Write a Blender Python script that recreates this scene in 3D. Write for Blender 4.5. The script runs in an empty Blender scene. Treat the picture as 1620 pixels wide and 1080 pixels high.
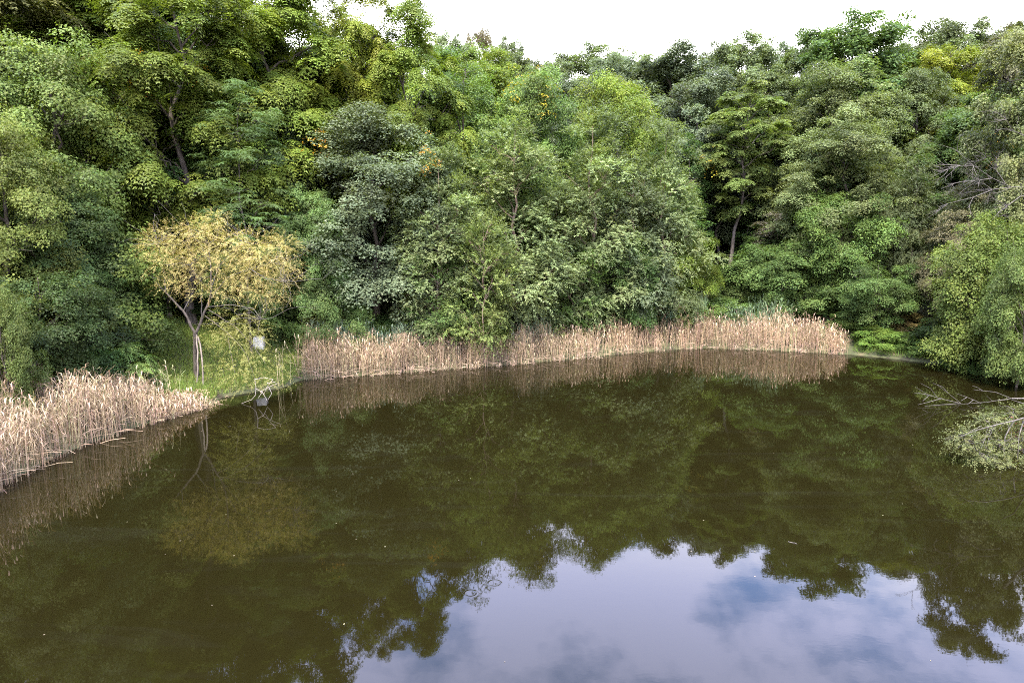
import bpy, math, random
import numpy as np
from mathutils import Vector

R_ = math.radians
S = bpy.context.scene
COL = S.collection

# ------------------------------------------------------------------ camera, sky, sun, exposure
CAM_H, PITCH, FPX = 9.5, R_(9.2), 1080.0
cam_d = bpy.data.cameras.new('camera'); cam = bpy.data.objects.new('camera', cam_d); COL.objects.link(cam)
cam_d.lens = 24.0; cam_d.sensor_width = 36.0; cam_d.clip_end = 5000
cam.location = (0, 0, CAM_H); cam.rotation_euler = (math.pi / 2 - PITCH, 0, 0)
S.camera = cam

SUN_EL, SUN_AZ = R_(60), R_(192)      # azimuth clockwise from +Y: high behind the camera
W = bpy.data.worlds.new('World'); S.world = W; W.use_nodes = True
nt = W.node_tree; nt.nodes.clear(); N_ = nt.nodes.new; L_ = nt.links.new
out = N_('ShaderNodeOutputWorld'); bg = N_('ShaderNodeBackground'); bg.inputs['Strength'].default_value = 0.15
sky = N_('ShaderNodeTexSky'); sky.sky_type = 'NISHITA'; sky.sun_disc = False
sky.sun_elevation = SUN_EL; sky.sun_rotation = SUN_AZ
tc = N_('ShaderNodeTexCoord')
sep = N_('ShaderNodeSeparateXYZ'); L_(tc.outputs['Generated'], sep.inputs[0])
zz = N_('ShaderNodeMath'); zz.operation = 'ADD'; zz.inputs[1].default_value = 0.35; L_(sep.outputs['Z'], zz.inputs[0])
div = N_('ShaderNodeVectorMath'); div.operation = 'DIVIDE'; L_(tc.outputs['Generated'], div.inputs[0])
cmb = N_('ShaderNodeCombineXYZ'); L_(zz.outputs[0], cmb.inputs[0]); L_(zz.outputs[0], cmb.inputs[1]); cmb.inputs[2].default_value = 1.0
L_(cmb.outputs[0], div.inputs[1])
cn = N_('ShaderNodeTexNoise'); cn.inputs['Scale'].default_value = 4.2; cn.inputs['Detail'].default_value = 6; cn.inputs['Roughness'].default_value = 0.55
L_(div.outputs[0], cn.inputs['Vector'])
cr = N_('ShaderNodeMapRange'); cr.interpolation_type = 'SMOOTHSTEP'
cr.inputs['From Min'].default_value = 0.34; cr.inputs['From Max'].default_value = 0.56
cr.inputs['To Min'].default_value = 0.1; cr.inputs['To Max'].default_value = 1.0
L_(cn.outputs['Fac'], cr.inputs['Value'])
hz = N_('ShaderNodeMapRange'); hz.inputs['From Min'].default_value = 0.50; hz.inputs['From Max'].default_value = 0.32
hz.inputs['To Min'].default_value = 0.0; hz.inputs['To Max'].default_value = 1.0; hz.interpolation_type = 'SMOOTHSTEP'
L_(sep.outputs['Z'], hz.inputs['Value'])
mx = N_('ShaderNodeMath'); mx.operation = 'MAXIMUM'; L_(cr.outputs[0], mx.inputs[0]); L_(hz.outputs[0], mx.inputs[1])
cloud = N_('ShaderNodeMix'); cloud.data_type = 'RGBA'
cloud.inputs['A'].default_value = (7.6, 8.2, 12.8, 1); cloud.inputs['B'].default_value = (10.4, 10.3, 10.7, 1)
L_(hz.outputs[0], cloud.inputs['Factor'])
mixs = N_('ShaderNodeMix'); mixs.data_type = 'RGBA'
L_(mx.outputs[0], mixs.inputs['Factor']); veil = N_('ShaderNodeVectorMath'); veil.operation = 'MULTIPLY'; veil.inputs[1].default_value = (1.3, 1.7, 2.3); L_(sky.outputs[0], veil.inputs[0])   # blue seen through thin bright haze
L_(veil.outputs[0], mixs.inputs['A']); L_(cloud.outputs['Result'], mixs.inputs['B'])
L_(mixs.outputs['Result'], bg.inputs['Color']); L_(bg.outputs[0], out.inputs[0])

sl = bpy.data.lights.new('sun', 'SUN'); sl.energy = 4.4; sl.angle = R_(11); sl.color = (1.0, 0.93, 0.81)
so = bpy.data.objects.new('sun', sl); COL.objects.link(so)
sd = Vector((math.sin(SUN_AZ) * math.cos(SUN_EL), math.cos(SUN_AZ) * math.cos(SUN_EL), math.sin(SUN_EL)))
so.rotation_euler = sd.to_track_quat('Z', 'Y').to_euler()

vs = S.view_settings; vs.view_transform = 'Standard'; vs.look = 'None'; vs.gamma = 1; vs.use_curve_mapping = False
vs.exposure = 2.4
S.cycles.max_bounces = 5; S.cycles.diffuse_bounces = 4; S.cycles.filter_width = 1.0; S.cycles.glossy_bounces = 2; S.cycles.transmission_bounces = 2
S.cycles.use_denoising = False; S.cycles.caustics_reflective = False; S.cycles.caustics_refractive = False

# ------------------------------------------------------------------ pixel (1620x1080) -> place helpers
CP, SP = math.cos(PITCH), math.sin(PITCH)
def ground_at(px, py, z=0.0):
    u, v = (px - 810) / FPX, (py - 540) / FPX
    k = (CAM_H - z) / (SP + v * CP)
    return np.array([u * k, k * (CP - v * SP), z])
def at(px, py, Y):
    u, v = (px - 810) / FPX, (py - 540) / FPX
    k = Y / (CP - v * SP)
    return np.array([u * k, Y, CAM_H - k * (SP + v * CP)])

# ------------------------------------------------------------------ materials
def new_mat(name):
    m = bpy.data.materials.new(name); m.use_nodes = True
    t = m.node_tree; t.nodes.clear()
    return m, t, t.nodes.new, t.links.new

def leaf_mat(name, rough=0.5, spec=0.10, trans=0.36):
    m, t, n, l = new_mat(name)
    o = n('ShaderNodeOutputMaterial'); oi = n('ShaderNodeObjectInfo')
    a = n('ShaderNodeAttribute'); a.attribute_name = 'tone'
    b = n('ShaderNodeAttribute'); b.attribute_name = 'hue'
    hs = n('ShaderNodeHueSaturation'); hs.inputs['Saturation'].default_value = 1.0
    l(oi.outputs['Color'], hs.inputs['Color']); l(a.outputs['Fac'], hs.inputs['Value']); l(b.outputs['Fac'], hs.inputs['Hue'])
    p = n('ShaderNodeBsdfPrincipled'); p.inputs['Roughness'].default_value = rough; p.inputs['Specular IOR Level'].default_value = spec
    tr = n('ShaderNodeBsdfTranslucent'); mx = n('ShaderNodeMixShader'); mx.inputs[0].default_value = trans
    l(hs.outputs[0], p.inputs['Base Color']); 
    yl = n('ShaderNodeMix'); yl.data_type = 'RGBA'; yl.blend_type = 'MULTIPLY'; yl.inputs['Factor'].default_value = 1; yl.inputs['B'].default_value = (1.3, 1.4, .55, 1)
    l(hs.outputs[0], yl.inputs['A']); l(yl.outputs['Result'], tr.inputs['Color'])
    l(p.outputs[0], mx.inputs[1]); l(tr.outputs[0], mx.inputs[2]); l(mx.outputs[0], o.inputs[0])
    return m

def noise_mat(name, c1, c2, scale=6.0, rough=0.85, bump=0.0, stretch=(1, 1, 1), c3=None):
    m, t, n, l = new_mat(name)
    o = n('ShaderNodeOutputMaterial'); p = n('ShaderNodeBsdfPrincipled'); p.inputs['Roughness'].default_value = rough
    p.inputs['Specular IOR Level'].default_value = 0.2
    tc = n('ShaderNodeTexCoord'); mp = n('ShaderNodeMapping'); mp.inputs['Scale'].default_value = stretch
    l(tc.outputs['Object'], mp.inputs[0])
    nz = n('ShaderNodeTexNoise'); nz.inputs['Scale'].default_value = scale; nz.inputs['Detail'].default_value = 6; nz.inputs['Roughness'].default_value = 0.65
    l(mp.outputs[0], nz.inputs['Vector'])
    cr = n('ShaderNodeValToRGB'); cr.color_ramp.elements[0].position = 0.35; cr.color_ramp.elements[1].position = 0.68
    cr.color_ramp.elements[0].color = (*c1, 1); cr.color_ramp.elements[1].color = (*c2, 1)
    if c3:
        e = cr.color_ramp.elements.new(0.5); e.color = (*c3, 1)
    l(nz.outputs['Fac'], cr.inputs[0]); l(cr.outputs[0], p.inputs['Base Color'])
    if bump:
        b = n('ShaderNodeBump'); b.inputs['Strength'].default_value = bump; b.inputs['Distance'].default_value = 0.04
        l(nz.outputs['Fac'], b.inputs['Height']); l(b.outputs[0], p.inputs['Normal'])
    l(p.outputs[0], o.inputs[0])
    return m

M_LEAF = leaf_mat('leaf')
M_REED = leaf_mat('reed', 0.6, 0.25, 0.12)
M_BARK = noise_mat('bark', (0.026, 0.021, 0.017), (0.09, 0.074, 0.062), 9, 0.9, 0.6, (1, 1, 0.25))
M_PALE = noise_mat('pale_bark', (0.085, 0.068, 0.056), (0.20, 0.165, 0.14), 12, 0.85, 0.4, (1, 1, 0.3))
M_REDBARK = noise_mat('red_bark', (0.09, 0.055, 0.04), (0.22, 0.16, 0.125), 10, 0.9, 0.5, (1, 1, 0.3))
M_BLEACHED = noise_mat('bleached_wood', (0.20, 0.165, 0.145), (0.36, 0.31, 0.28), 12, 0.85, 0.4, (1, 1, 0.3))
M_GREYWOOD = noise_mat('grey_wood', (0.040, 0.034, 0.029), (0.105, 0.092, 0.081), 12, 0.85, 0.4, (1, 1, 0.3))
M_STONE = noise_mat('white_stone', (0.26, 0.25, 0.24), (0.55, 0.53, 0.50), 7, 0.8, 0.5, c3=(0.45, 0.43, 0.41))

# ------------------------------------------------------------------ mesh helpers
def unit(v): return v / np.maximum(np.linalg.norm(v, axis=-1, keepdims=True), 1e-9)

def np_mesh(name, V, F, mat, tone=None, hue=None, smooth=False):
    me = bpy.data.meshes.new(name)
    V = np.asarray(V, np.float32); F = np.asarray(F, np.int32)
    k = F.shape[1]
    me.vertices.add(len(V)); me.vertices.foreach_set('co', V.ravel())
    me.loops.add(F.size); me.loops.foreach_set('vertex_index', F.ravel())
    me.polygons.add(len(F)); me.polygons.foreach_set('loop_start', np.arange(0, F.size, k, dtype=np.int32))
    me.update(calc_edges=True)
    if smooth: me.polygons.foreach_set('use_smooth', np.ones(len(F), bool))
    if tone is not None:
        a = me.attributes.new('tone', 'FLOAT', 'POINT'); a.data.foreach_set('value', np.asarray(tone, np.float32))
        a = me.attributes.new('hue', 'FLOAT', 'POINT'); a.data.foreach_set('value', np.asarray(hue, np.float32))
    me.materials.append(mat)
    return me

def leaves_geo(P, A, Nn, L, Wd, tone, hue, folded=False):
    """leaf blades: folded kites (base, right, tip, left) near the camera, plain pointed blades far off"""
    A = unit(A); Sd = unit(np.cross(A, Nn)); Nn = np.cross(Sd, A)
    L = np.broadcast_to(L, len(P))[:, None]; Wd = np.broadcast_to(Wd, len(P))[:, None]
    if not folded:
        q = P + A * L * 0.25
        V = np.stack([q + Sd * Wd / 2, P + A * L, q - Sd * Wd / 2 - A * L * .1], 1).reshape(-1, 3)
        return V, np.arange(len(P) * 3).reshape(-1, 3), np.repeat(tone, 3), np.repeat(hue, 3)
    mid = P + A * L * 0.45
    V = np.stack([P, mid + Sd * Wd / 2 + Nn * Wd * 0.12, P + A * L - Nn * L * 0.12, mid - Sd * Wd / 2 + Nn * Wd * 0.12], 1).reshape(-1, 3)
    b = np.arange(len(P))[:, None] * 4
    F = np.concatenate([b + np.array([0, 1, 2]), b + np.array([0, 2, 3])], 0)
    return V, F, np.repeat(tone, 4), np.repeat(hue, 4)

def leaf_mesh(name, parts, mat=None, folded=False):
    g = [np.concatenate(x) for x in zip(*parts)]
    V, F, t, h = leaves_geo(*g, folded=folded)
    return np_mesh(name, V, F, mat or M_LEAF, t, h)

class Tubes:
    def __init__(s): s.V, s.F, s.n = [], [], 0
    def add(s, pts, rad, sides=6):
        pts = np.asarray(pts, float); n = len(pts); rad = np.broadcast_to(rad, n)
        d = unit(np.gradient(pts, axis=0))
        ref = np.array([0.9, 0.3, 0.1]) if abs(d[0][0]) < 0.8 else np.array([0.1, 0.9, 0.2])
        x = unit(np.cross(d, ref)); y = np.cross(d, x)
        a = np.arange(sides) * 2 * math.pi / sides
        V = pts[:, None] + rad[:, None, None] * (np.cos(a)[None, :, None] * x[:, None] + np.sin(a)[None, :, None] * y[:, None])
        i = np.arange(n - 1)[:, None] * sides; j = np.arange(sides)[None]; j2 = (j + 1) % sides
        F = np.stack([i + j, i + j2, i + sides + j2, i + sides + j], -1).reshape(-1, 4) + s.n
        s.V.append(V.reshape(-1, 3)); s.F.append(F); s.n += n * sides
    def mesh(s, name, mat): return np_mesh(name, np.concatenate(s.V), np.concatenate(s.F), mat, smooth=True)

def bend(rng, a, b, n=6, amt=0.06, sag=0.0):
    a, b = np.asarray(a, float), np.asarray(b, float); t = np.linspace(0, 1, n)[:, None]
    L = np.linalg.norm(b - a)
    off = rng.normal(0, amt * L, (n, 3)) * np.sin(t * math.pi); off[0] = off[-1] = 0
    p = a + (b - a) * t + off; p[:, 2] += sag * L * np.sin(t[:, 0] * math.pi)
    return p

# ------------------------------------------------------------------ scene graph helpers
def link(name, data, parent=None, color=None, kind=None, loc=None):
    o = bpy.data.objects.new(name, data); COL.objects.link(o)
    if parent: o.parent = parent
    if color is not None: o.color = (*color, 1)
    if kind: o['kind'] = kind
    if loc is not None: o.location = loc
    return o
def tag(o, label, cat=None, group=None, kind=None):
    o['label'] = label
    if cat: o['category'] = cat
    if group: o['group'] = group
    if kind: o['kind'] = kind
    return o

# ------------------------------------------------------------------ shore and terrain
shore_px = [(-130, 850), (0, 768), (100, 716), (200, 680), (280, 656), (335, 642), (352, 628), (400, 620), (455, 612), (470, 601), (600, 592),
            (700, 584), (800, 577), (900, 568), (1000, 558), (1100, 550), (1200, 553), (1300, 558), (1350, 561), (1400, 566), (1470, 574), (1560, 580), (1640, 588)]
shore = [tuple(ground_at(*p)[:2]) for p in shore_px]
poly = np.array([(-30, -32), (-34, -12), (-27, 10)] + shore + [(39, 40), (36.5, 33), (35.5, 24), (37, 10), (36, -14), (28, -32)])

def shore_dist(XY):
    """signed distance to the water's edge, positive on land"""
    A = poly; B = np.roll(poly, -1, 0); d2 = np.full(len(XY), 1e18); ins = np.zeros(len(XY), bool)
    for a, b in zip(A, B):
        e = b - a; w = XY - a; t = np.clip((w @ e) / (e @ e), 0, 1)
        d2 = np.minimum(d2, ((w - t[:, None] * e) ** 2).sum(1))
        c = ((a[1] > XY[:, 1]) != (b[1] > XY[:, 1]))
        with np.errstate(divide='ignore', invalid='ignore'):
            xi = (b[0] - a[0]) * (XY[:, 1] - a[1]) / (b[1] - a[1]) + a[0]
        ins ^= c & (XY[:, 0] < xi)
    return np.where(ins, -1, 1) * np.sqrt(d2)

def hsh(x, y): return np.sin(x * 0.31 + 1.3) * np.cos(y * 0.27 + 0.4) + 0.5 * np.sin(x * 0.83 + y * 0.61)
def terrain_z(XY):
    XY = np.atleast_2d(np.asarray(XY, float)); d = shore_dist(XY)
    hill = np.interp(d, [0, 0.6, 3, 8, 20, 60, 100, 200, 2000], [0, 0.32, 0.9, 2.6, 6.2, 18, 22, 19, 8])
    low = np.interp(d, [0, 0.6, 4, 12, 40, 2000], [0, 0.3, 0.9, 1.6, 2.0, 2.0])
    w = np.clip((XY[:, 1] + 15) / 30, 0, 1); w = w * w * (3 - 2 * w)
    z = low + (hill - low) * w
    z = z + np.clip(d / 8, 0, 1) * 0.25 * hsh(XY[:, 0], XY[:, 1])
    return np.where(d < 0, np.maximum(d * 0.4, -1.8) - 0.02, z)

M_GROUND = noise_mat('forest_floor', (0.022, 0.017, 0.011), (0.07, 0.055, 0.03), 0.9, 0.95, 0.7, c3=(0.035, 0.04, 0.016))
def build_ground():
    s = np.linspace(-1, 1, 191); ax = 75 * s + 1400 * np.sign(s) * np.abs(s) ** 7
    X, Y = np.meshgrid(ax, ax + 25); XY = np.stack([X.ravel(), Y.ravel()], 1)
    V = np.concatenate([XY, terrain_z(XY)[:, None]], 1)
    n = 191; i = np.arange(n - 1)[:, None] * n + np.arange(n - 1)[None]
    F = np.stack([i, i + 1, i + n + 1, i + n], -1).reshape(-1, 4)
    o = link('ground', np_mesh('ground', V, F, M_GROUND, smooth=True)); o['kind'] = 'structure'
    o['label'] = 'dark leaf littered slope rising behind the pond'
build_ground()

def build_water():
    m, t, n, l = new_mat('pond_water')
    o = n('ShaderNodeOutputMaterial'); p = n('ShaderNodeBsdfPrincipled')
    p.inputs['Roughness'].default_value = 0.015; p.inputs['IOR'].default_value = 1.333
    g = n('ShaderNodeNewGeometry')
    # silty olive water, slightly cloudier in drifting bands of pollen film
    n1 = n('ShaderNodeTexNoise'); n1.inputs['Scale'].default_value = 0.09; n1.inputs['Detail'].default_value = 4
    l(g.outputs['Position'], n1.inputs['Vector'])
    mp = n('ShaderNodeMapping'); mp.inputs['Scale'].default_value = (0.10, 0.55, 1); mp.inputs['Rotation'].default_value = (0, 0, R_(-12))
    l(g.outputs['Position'], mp.inputs[0])
    n2 = n('ShaderNodeTexNoise'); n2.inputs['Scale'].default_value = 1.0; n2.inputs['Detail'].default_value = 7; n2.inputs['Roughness'].default_value = 0.6; n2.inputs['Distortion'].default_value = 1.6
    l(mp.outputs[0], n2.inputs['Vector'])
    r2 = n('ShaderNodeMapRange'); r2.inputs['From Min'].default_value = 0.54; r2.inputs['From Max'].default_value = 0.74; r2.inputs['To Max'].default_value = 0.35
    l(n2.outputs['Fac'], r2.inputs['Value'])
    c1 = n('ShaderNodeMix'); c1.data_type = 'RGBA'; c1.inputs['A'].default_value = (0.0043, 0.0036, 0.0009, 1); c1.inputs['B'].default_value = (0.0055, 0.0047, 0.0013, 1)
    l(n1.outputs['Fac'], c1.inputs['Factor'])
    c2 = n('ShaderNodeMix'); c2.data_type = 'RGBA'; c2.inputs['B'].default_value = (0.0085, 0.0078, 0.0045, 1)
    l(r2.outputs[0], c2.inputs['Factor']); l(c1.outputs['Result'], c2.inputs['A']); l(c2.outputs['Result'], p.inputs['Base Color'])
    # ripples
    w1 = n('ShaderNodeTexNoise'); w1.inputs['Scale'].default_value = 1.7; w1.inputs['Detail'].default_value = 3; w1.inputs['Roughness'].default_value = 0.5
    w2 = n('ShaderNodeTexNoise'); w2.inputs['Scale'].default_value = 8.0; w2.inputs['Detail'].default_value = 2
    w3 = n('ShaderNodeTexNoise'); w3.inputs['Scale'].default_value = 0.16; w3.inputs['Detail'].default_value = 2
    wm = n('ShaderNodeMapping'); wm.inputs['Scale'].default_value = (0.8, 1.25, 1); l(g.outputs['Position'], wm.inputs[0])
    for w in (w1, w2): l(wm.outputs[0], w.inputs['Vector'])
    l(g.outputs['Position'], w3.inputs['Vector'])
    gust = n('ShaderNodeMapRange'); gust.inputs['From Min'].default_value = 0.35; gust.inputs['From Max'].default_value = 0.65
    gust.inputs['To Min'].default_value = 0.35; gust.inputs['To Max'].default_value = 1.0; l(w3.outputs['Fac'], gust.inputs['Value'])
    m1 = n('ShaderNodeMath'); m1.operation = 'MULTIPLY'; m1.inputs[1].default_value = 0.0010; l(w1.outputs['Fac'], m1.inputs[0])
    m2 = n('ShaderNodeMath'); m2.operation = 'MULTIPLY_ADD'; m2.inputs[1].default_value = 0.00018; l(w2.outputs['Fac'], m2.inputs[0]); l(m1.outputs[0], m2.inputs[2])
    hh = n('ShaderNodeMath'); hh.operation = 'MULTIPLY'; l(m2.outputs[0], hh.inputs[0]); l(gust.outputs[0], hh.inputs[1])
    last = hh
    for (px, py, rr) in ((745, 938, 0.16), (783, 922, 0.17)):     # rings where a fish has risen
        c = ground_at(px, py)
        dd = n('ShaderNodeVectorMath'); dd.operation = 'DISTANCE'; dd.inputs[1].default_value = tuple(c); l(g.outputs['Position'], dd.inputs[0])
        s1 = n('ShaderNodeMath'); s1.operation = 'SUBTRACT'; s1.inputs[1].default_value = rr; l(dd.outputs['Value'], s1.inputs[0])
        s2 = n('ShaderNodeMath'); s2.operation = 'MULTIPLY'; l(s1.outputs[0], s2.inputs[0]); l(s1.outputs[0], s2.inputs[1])
        s3 = n('ShaderNodeMath'); s3.operation = 'MULTIPLY'; s3.inputs[1].default_value = -1400; l(s2.outputs[0], s3.inputs[0])
        s4 = n('ShaderNodeMath'); s4.operation = 'EXPONENT'; l(s3.outputs[0], s4.inputs[0])
        s5 = n('ShaderNodeMath'); s5.operation = 'MULTIPLY_ADD'; s5.inputs[1].default_value = 0.0014; l(s4.outputs[0], s5.inputs[0]); l(last.outputs[0], s5.inputs[2])
        last = s5
    b = n('ShaderNodeBump'); b.inputs['Strength'].default_value = 1.0; b.inputs['Distance'].default_value = 1.0
    l(last.outputs[0], b.inputs['Height']); l(b.outputs[0], p.inputs['Normal']); l(p.outputs[0], o.inputs[0])
    V = [(-62, -40, 0), (62, -40, 0), (62, 66, 0), (-62, 66, 0)]
    w = link('water', np_mesh('water', V, [[0, 1, 2, 3]], m)); w['kind'] = 'structure'; w['label'] = 'still olive brown pond mirroring the trees and clouds'
build_water()

# ------------------------------------------------------------------ foliage
Z = np.array([0, 0, 1.0])
def rdir(rng, n): return unit(rng.normal(size=(n, 3)))
def tang(rng, d):
    return unit(np.cross(d, rdir(rng, len(d))))
def rep(a, k): return np.repeat(a, k, axis=0)

def spray_maple(rng, p, d, tone, hue, k=11, L=0.17, spread=0.34):
    n = len(p); P = rep(p, k); D = rep(d, k); ax = unit(D * 0.6 + Z * 0.6)
    T = tang(rng, ax); r = spread * np.sqrt(rng.random((n * k, 1)))
    pos = P + T * r - ax * (r * 0.35) + ax * rng.normal(0, 0.05, (n * k, 1))
    A = T + ax * 0.25 - Z * 0.4 + rdir(rng, n * k) * 0.35
    Nn = unit(ax + rdir(rng, n * k) * 0.55 + T * 0.3)
    ln = L * rng.uniform(0.7, 1.2, n * k)
    return pos, A, Nn, ln, ln * 0.82, rep(tone, k) * rng.uniform(0.84, 1.16, n * k), rep(hue, k) + rng.normal(0, 0.008, n * k)

def spray_frond(rng, p, d, tone, hue, fronds=7, st=5, Lf=0.62, leaf=0.17, wid=0.06, up=0.7, droop=0.55):
    n = len(p); ax = unit(d * (1 - up) + Z * up + rdir(rng, n) * 0.15)
    x = tang(rng, ax); y = np.cross(ax, x); outp = []
    for f in range(fronds):
        a = 2 * math.pi * (f + rng.uniform(-.3, .3, n)) / fronds
        o = x * np.cos(a)[:, None] + y * np.sin(a)[:, None]
        lf = (Lf * rng.uniform(0.75, 1.2, n))[:, None]; side = np.cross(ax, o)
        for s in np.linspace(0.22, 1.0, st):
            pos = p + o * lf * (s * 0.92) + ax * lf * (0.28 * s) - Z * lf * droop * s * s
            for sg in (-1, 1):
                A = side * sg * 0.8 + o * (0.35 + 0.5 * s) - Z * (0.25 + 0.3 * s) + rdir(rng, n) * 0.2
                Nn = unit(ax + Z * 0.4 + o * 0.4 * s + rdir(rng, n) * 0.3)
                ln = leaf * rng.uniform(0.75, 1.15, n) * (1.1 - 0.35 * abs(s - 0.5))
                outp.append((pos, A, Nn, ln, np.full(n, wid), tone * rng.uniform(0.82, 1.18, n), hue + rng.normal(0, 0.006, n)))
    return tuple(np.concatenate(q) for q in zip(*outp))

def spray_twig(rng, p, d, tone, hue, k=13, tw=0.75, L=0.12, wid=0.6, droop=0.35, out=0.75, side=0.7):
    n = len(p); dd = unit(d * out + Z * 0.12 + rdir(rng, n) * 0.35)
    P = rep(p, k); D = rep(dd, k); s = np.tile(np.linspace(0.05, 1, k), n)[:, None]; sg = np.tile(np.where(np.arange(k) % 2, 1.0, -1.0), n)[:, None]
    T = rep(unit(np.cross(dd, Z + rdir(rng, n) * 0.35)), k)
    twl = rep(tw * rng.uniform(0.6, 1.25, n), k)[:, None]
    pos = P + D * s * twl - Z * droop * twl * s * s + rng.normal(0, 0.02, (n * k, 3))
    A = T * sg * side + D * 0.5 - Z * (0.2 + droop * s) + rdir(rng, n * k) * 0.3
    Nn = unit(Z * 0.9 + rep(d, k) * 0.45 + rdir(rng, n * k) * 0.5)
    ln = L * rng.uniform(0.7, 1.2, n * k)
    return pos, A, Nn, ln, ln * wid, rep(tone, k) * rng.uniform(0.84, 1.16, n * k), rep(hue, k) + rng.normal(0, 0.008, n * k)

def spray_vine(rng, p, d, tone, hue, k=10, L=0.17, spread=0.36):
    n = len(p); P = rep(p, k); D = rep(d, k); T = tang(rng, D); r = spread * np.sqrt(rng.random((n * k, 1)))
    pos = P + T * r + D * rng.normal(0, 0.06, (n * k, 1))
    A = -Z * 0.8 + T * 0.4 + D * 0.35 + rdir(rng, n * k) * 0.25
    Nn = unit(D * 0.75 + Z * 0.5 + rdir(rng, n * k) * 0.35)
    ln = L * rng.uniform(0.7, 1.15, n * k)
    return pos, A, Nn, ln, ln * 0.85, rep(tone, k) * rng.uniform(0.84, 1.16, n * k), rep(hue, k) + rng.normal(0, 0.008, n * k)

def profile(kind, t):
    if kind == 'dome': return np.interp(t, [0, .15, .45, .75, .92, 1], [.6, .88, 1, .97, .88, .72])
    if kind == 'round': return np.interp(t, [0, .2, .5, .8, 1], [.45, .82, 1, .9, .55])
    if kind == 'spire': return np.interp(t, [0, .15, .5, .8, 1], [.75, 1, .75, .4, .05])
    if kind == 'flame': return np.interp(t, [0, .1, .35, .65, .85, 1], [.65, .9, 1, .72, .42, .08])
    if kind == 'column': return np.interp(t, [0, .1, .5, .85, 1], [.7, .95, 1, .8, .4])
    if kind == 'vase': return np.interp(t, [0, .3, .65, .9, 1], [.25, .6, 1, .7, .2])
    if kind == 'skirt': return np.interp(t, [0, .1, .4, .75, 1], [.95, 1, .85, .55, .08])

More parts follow.
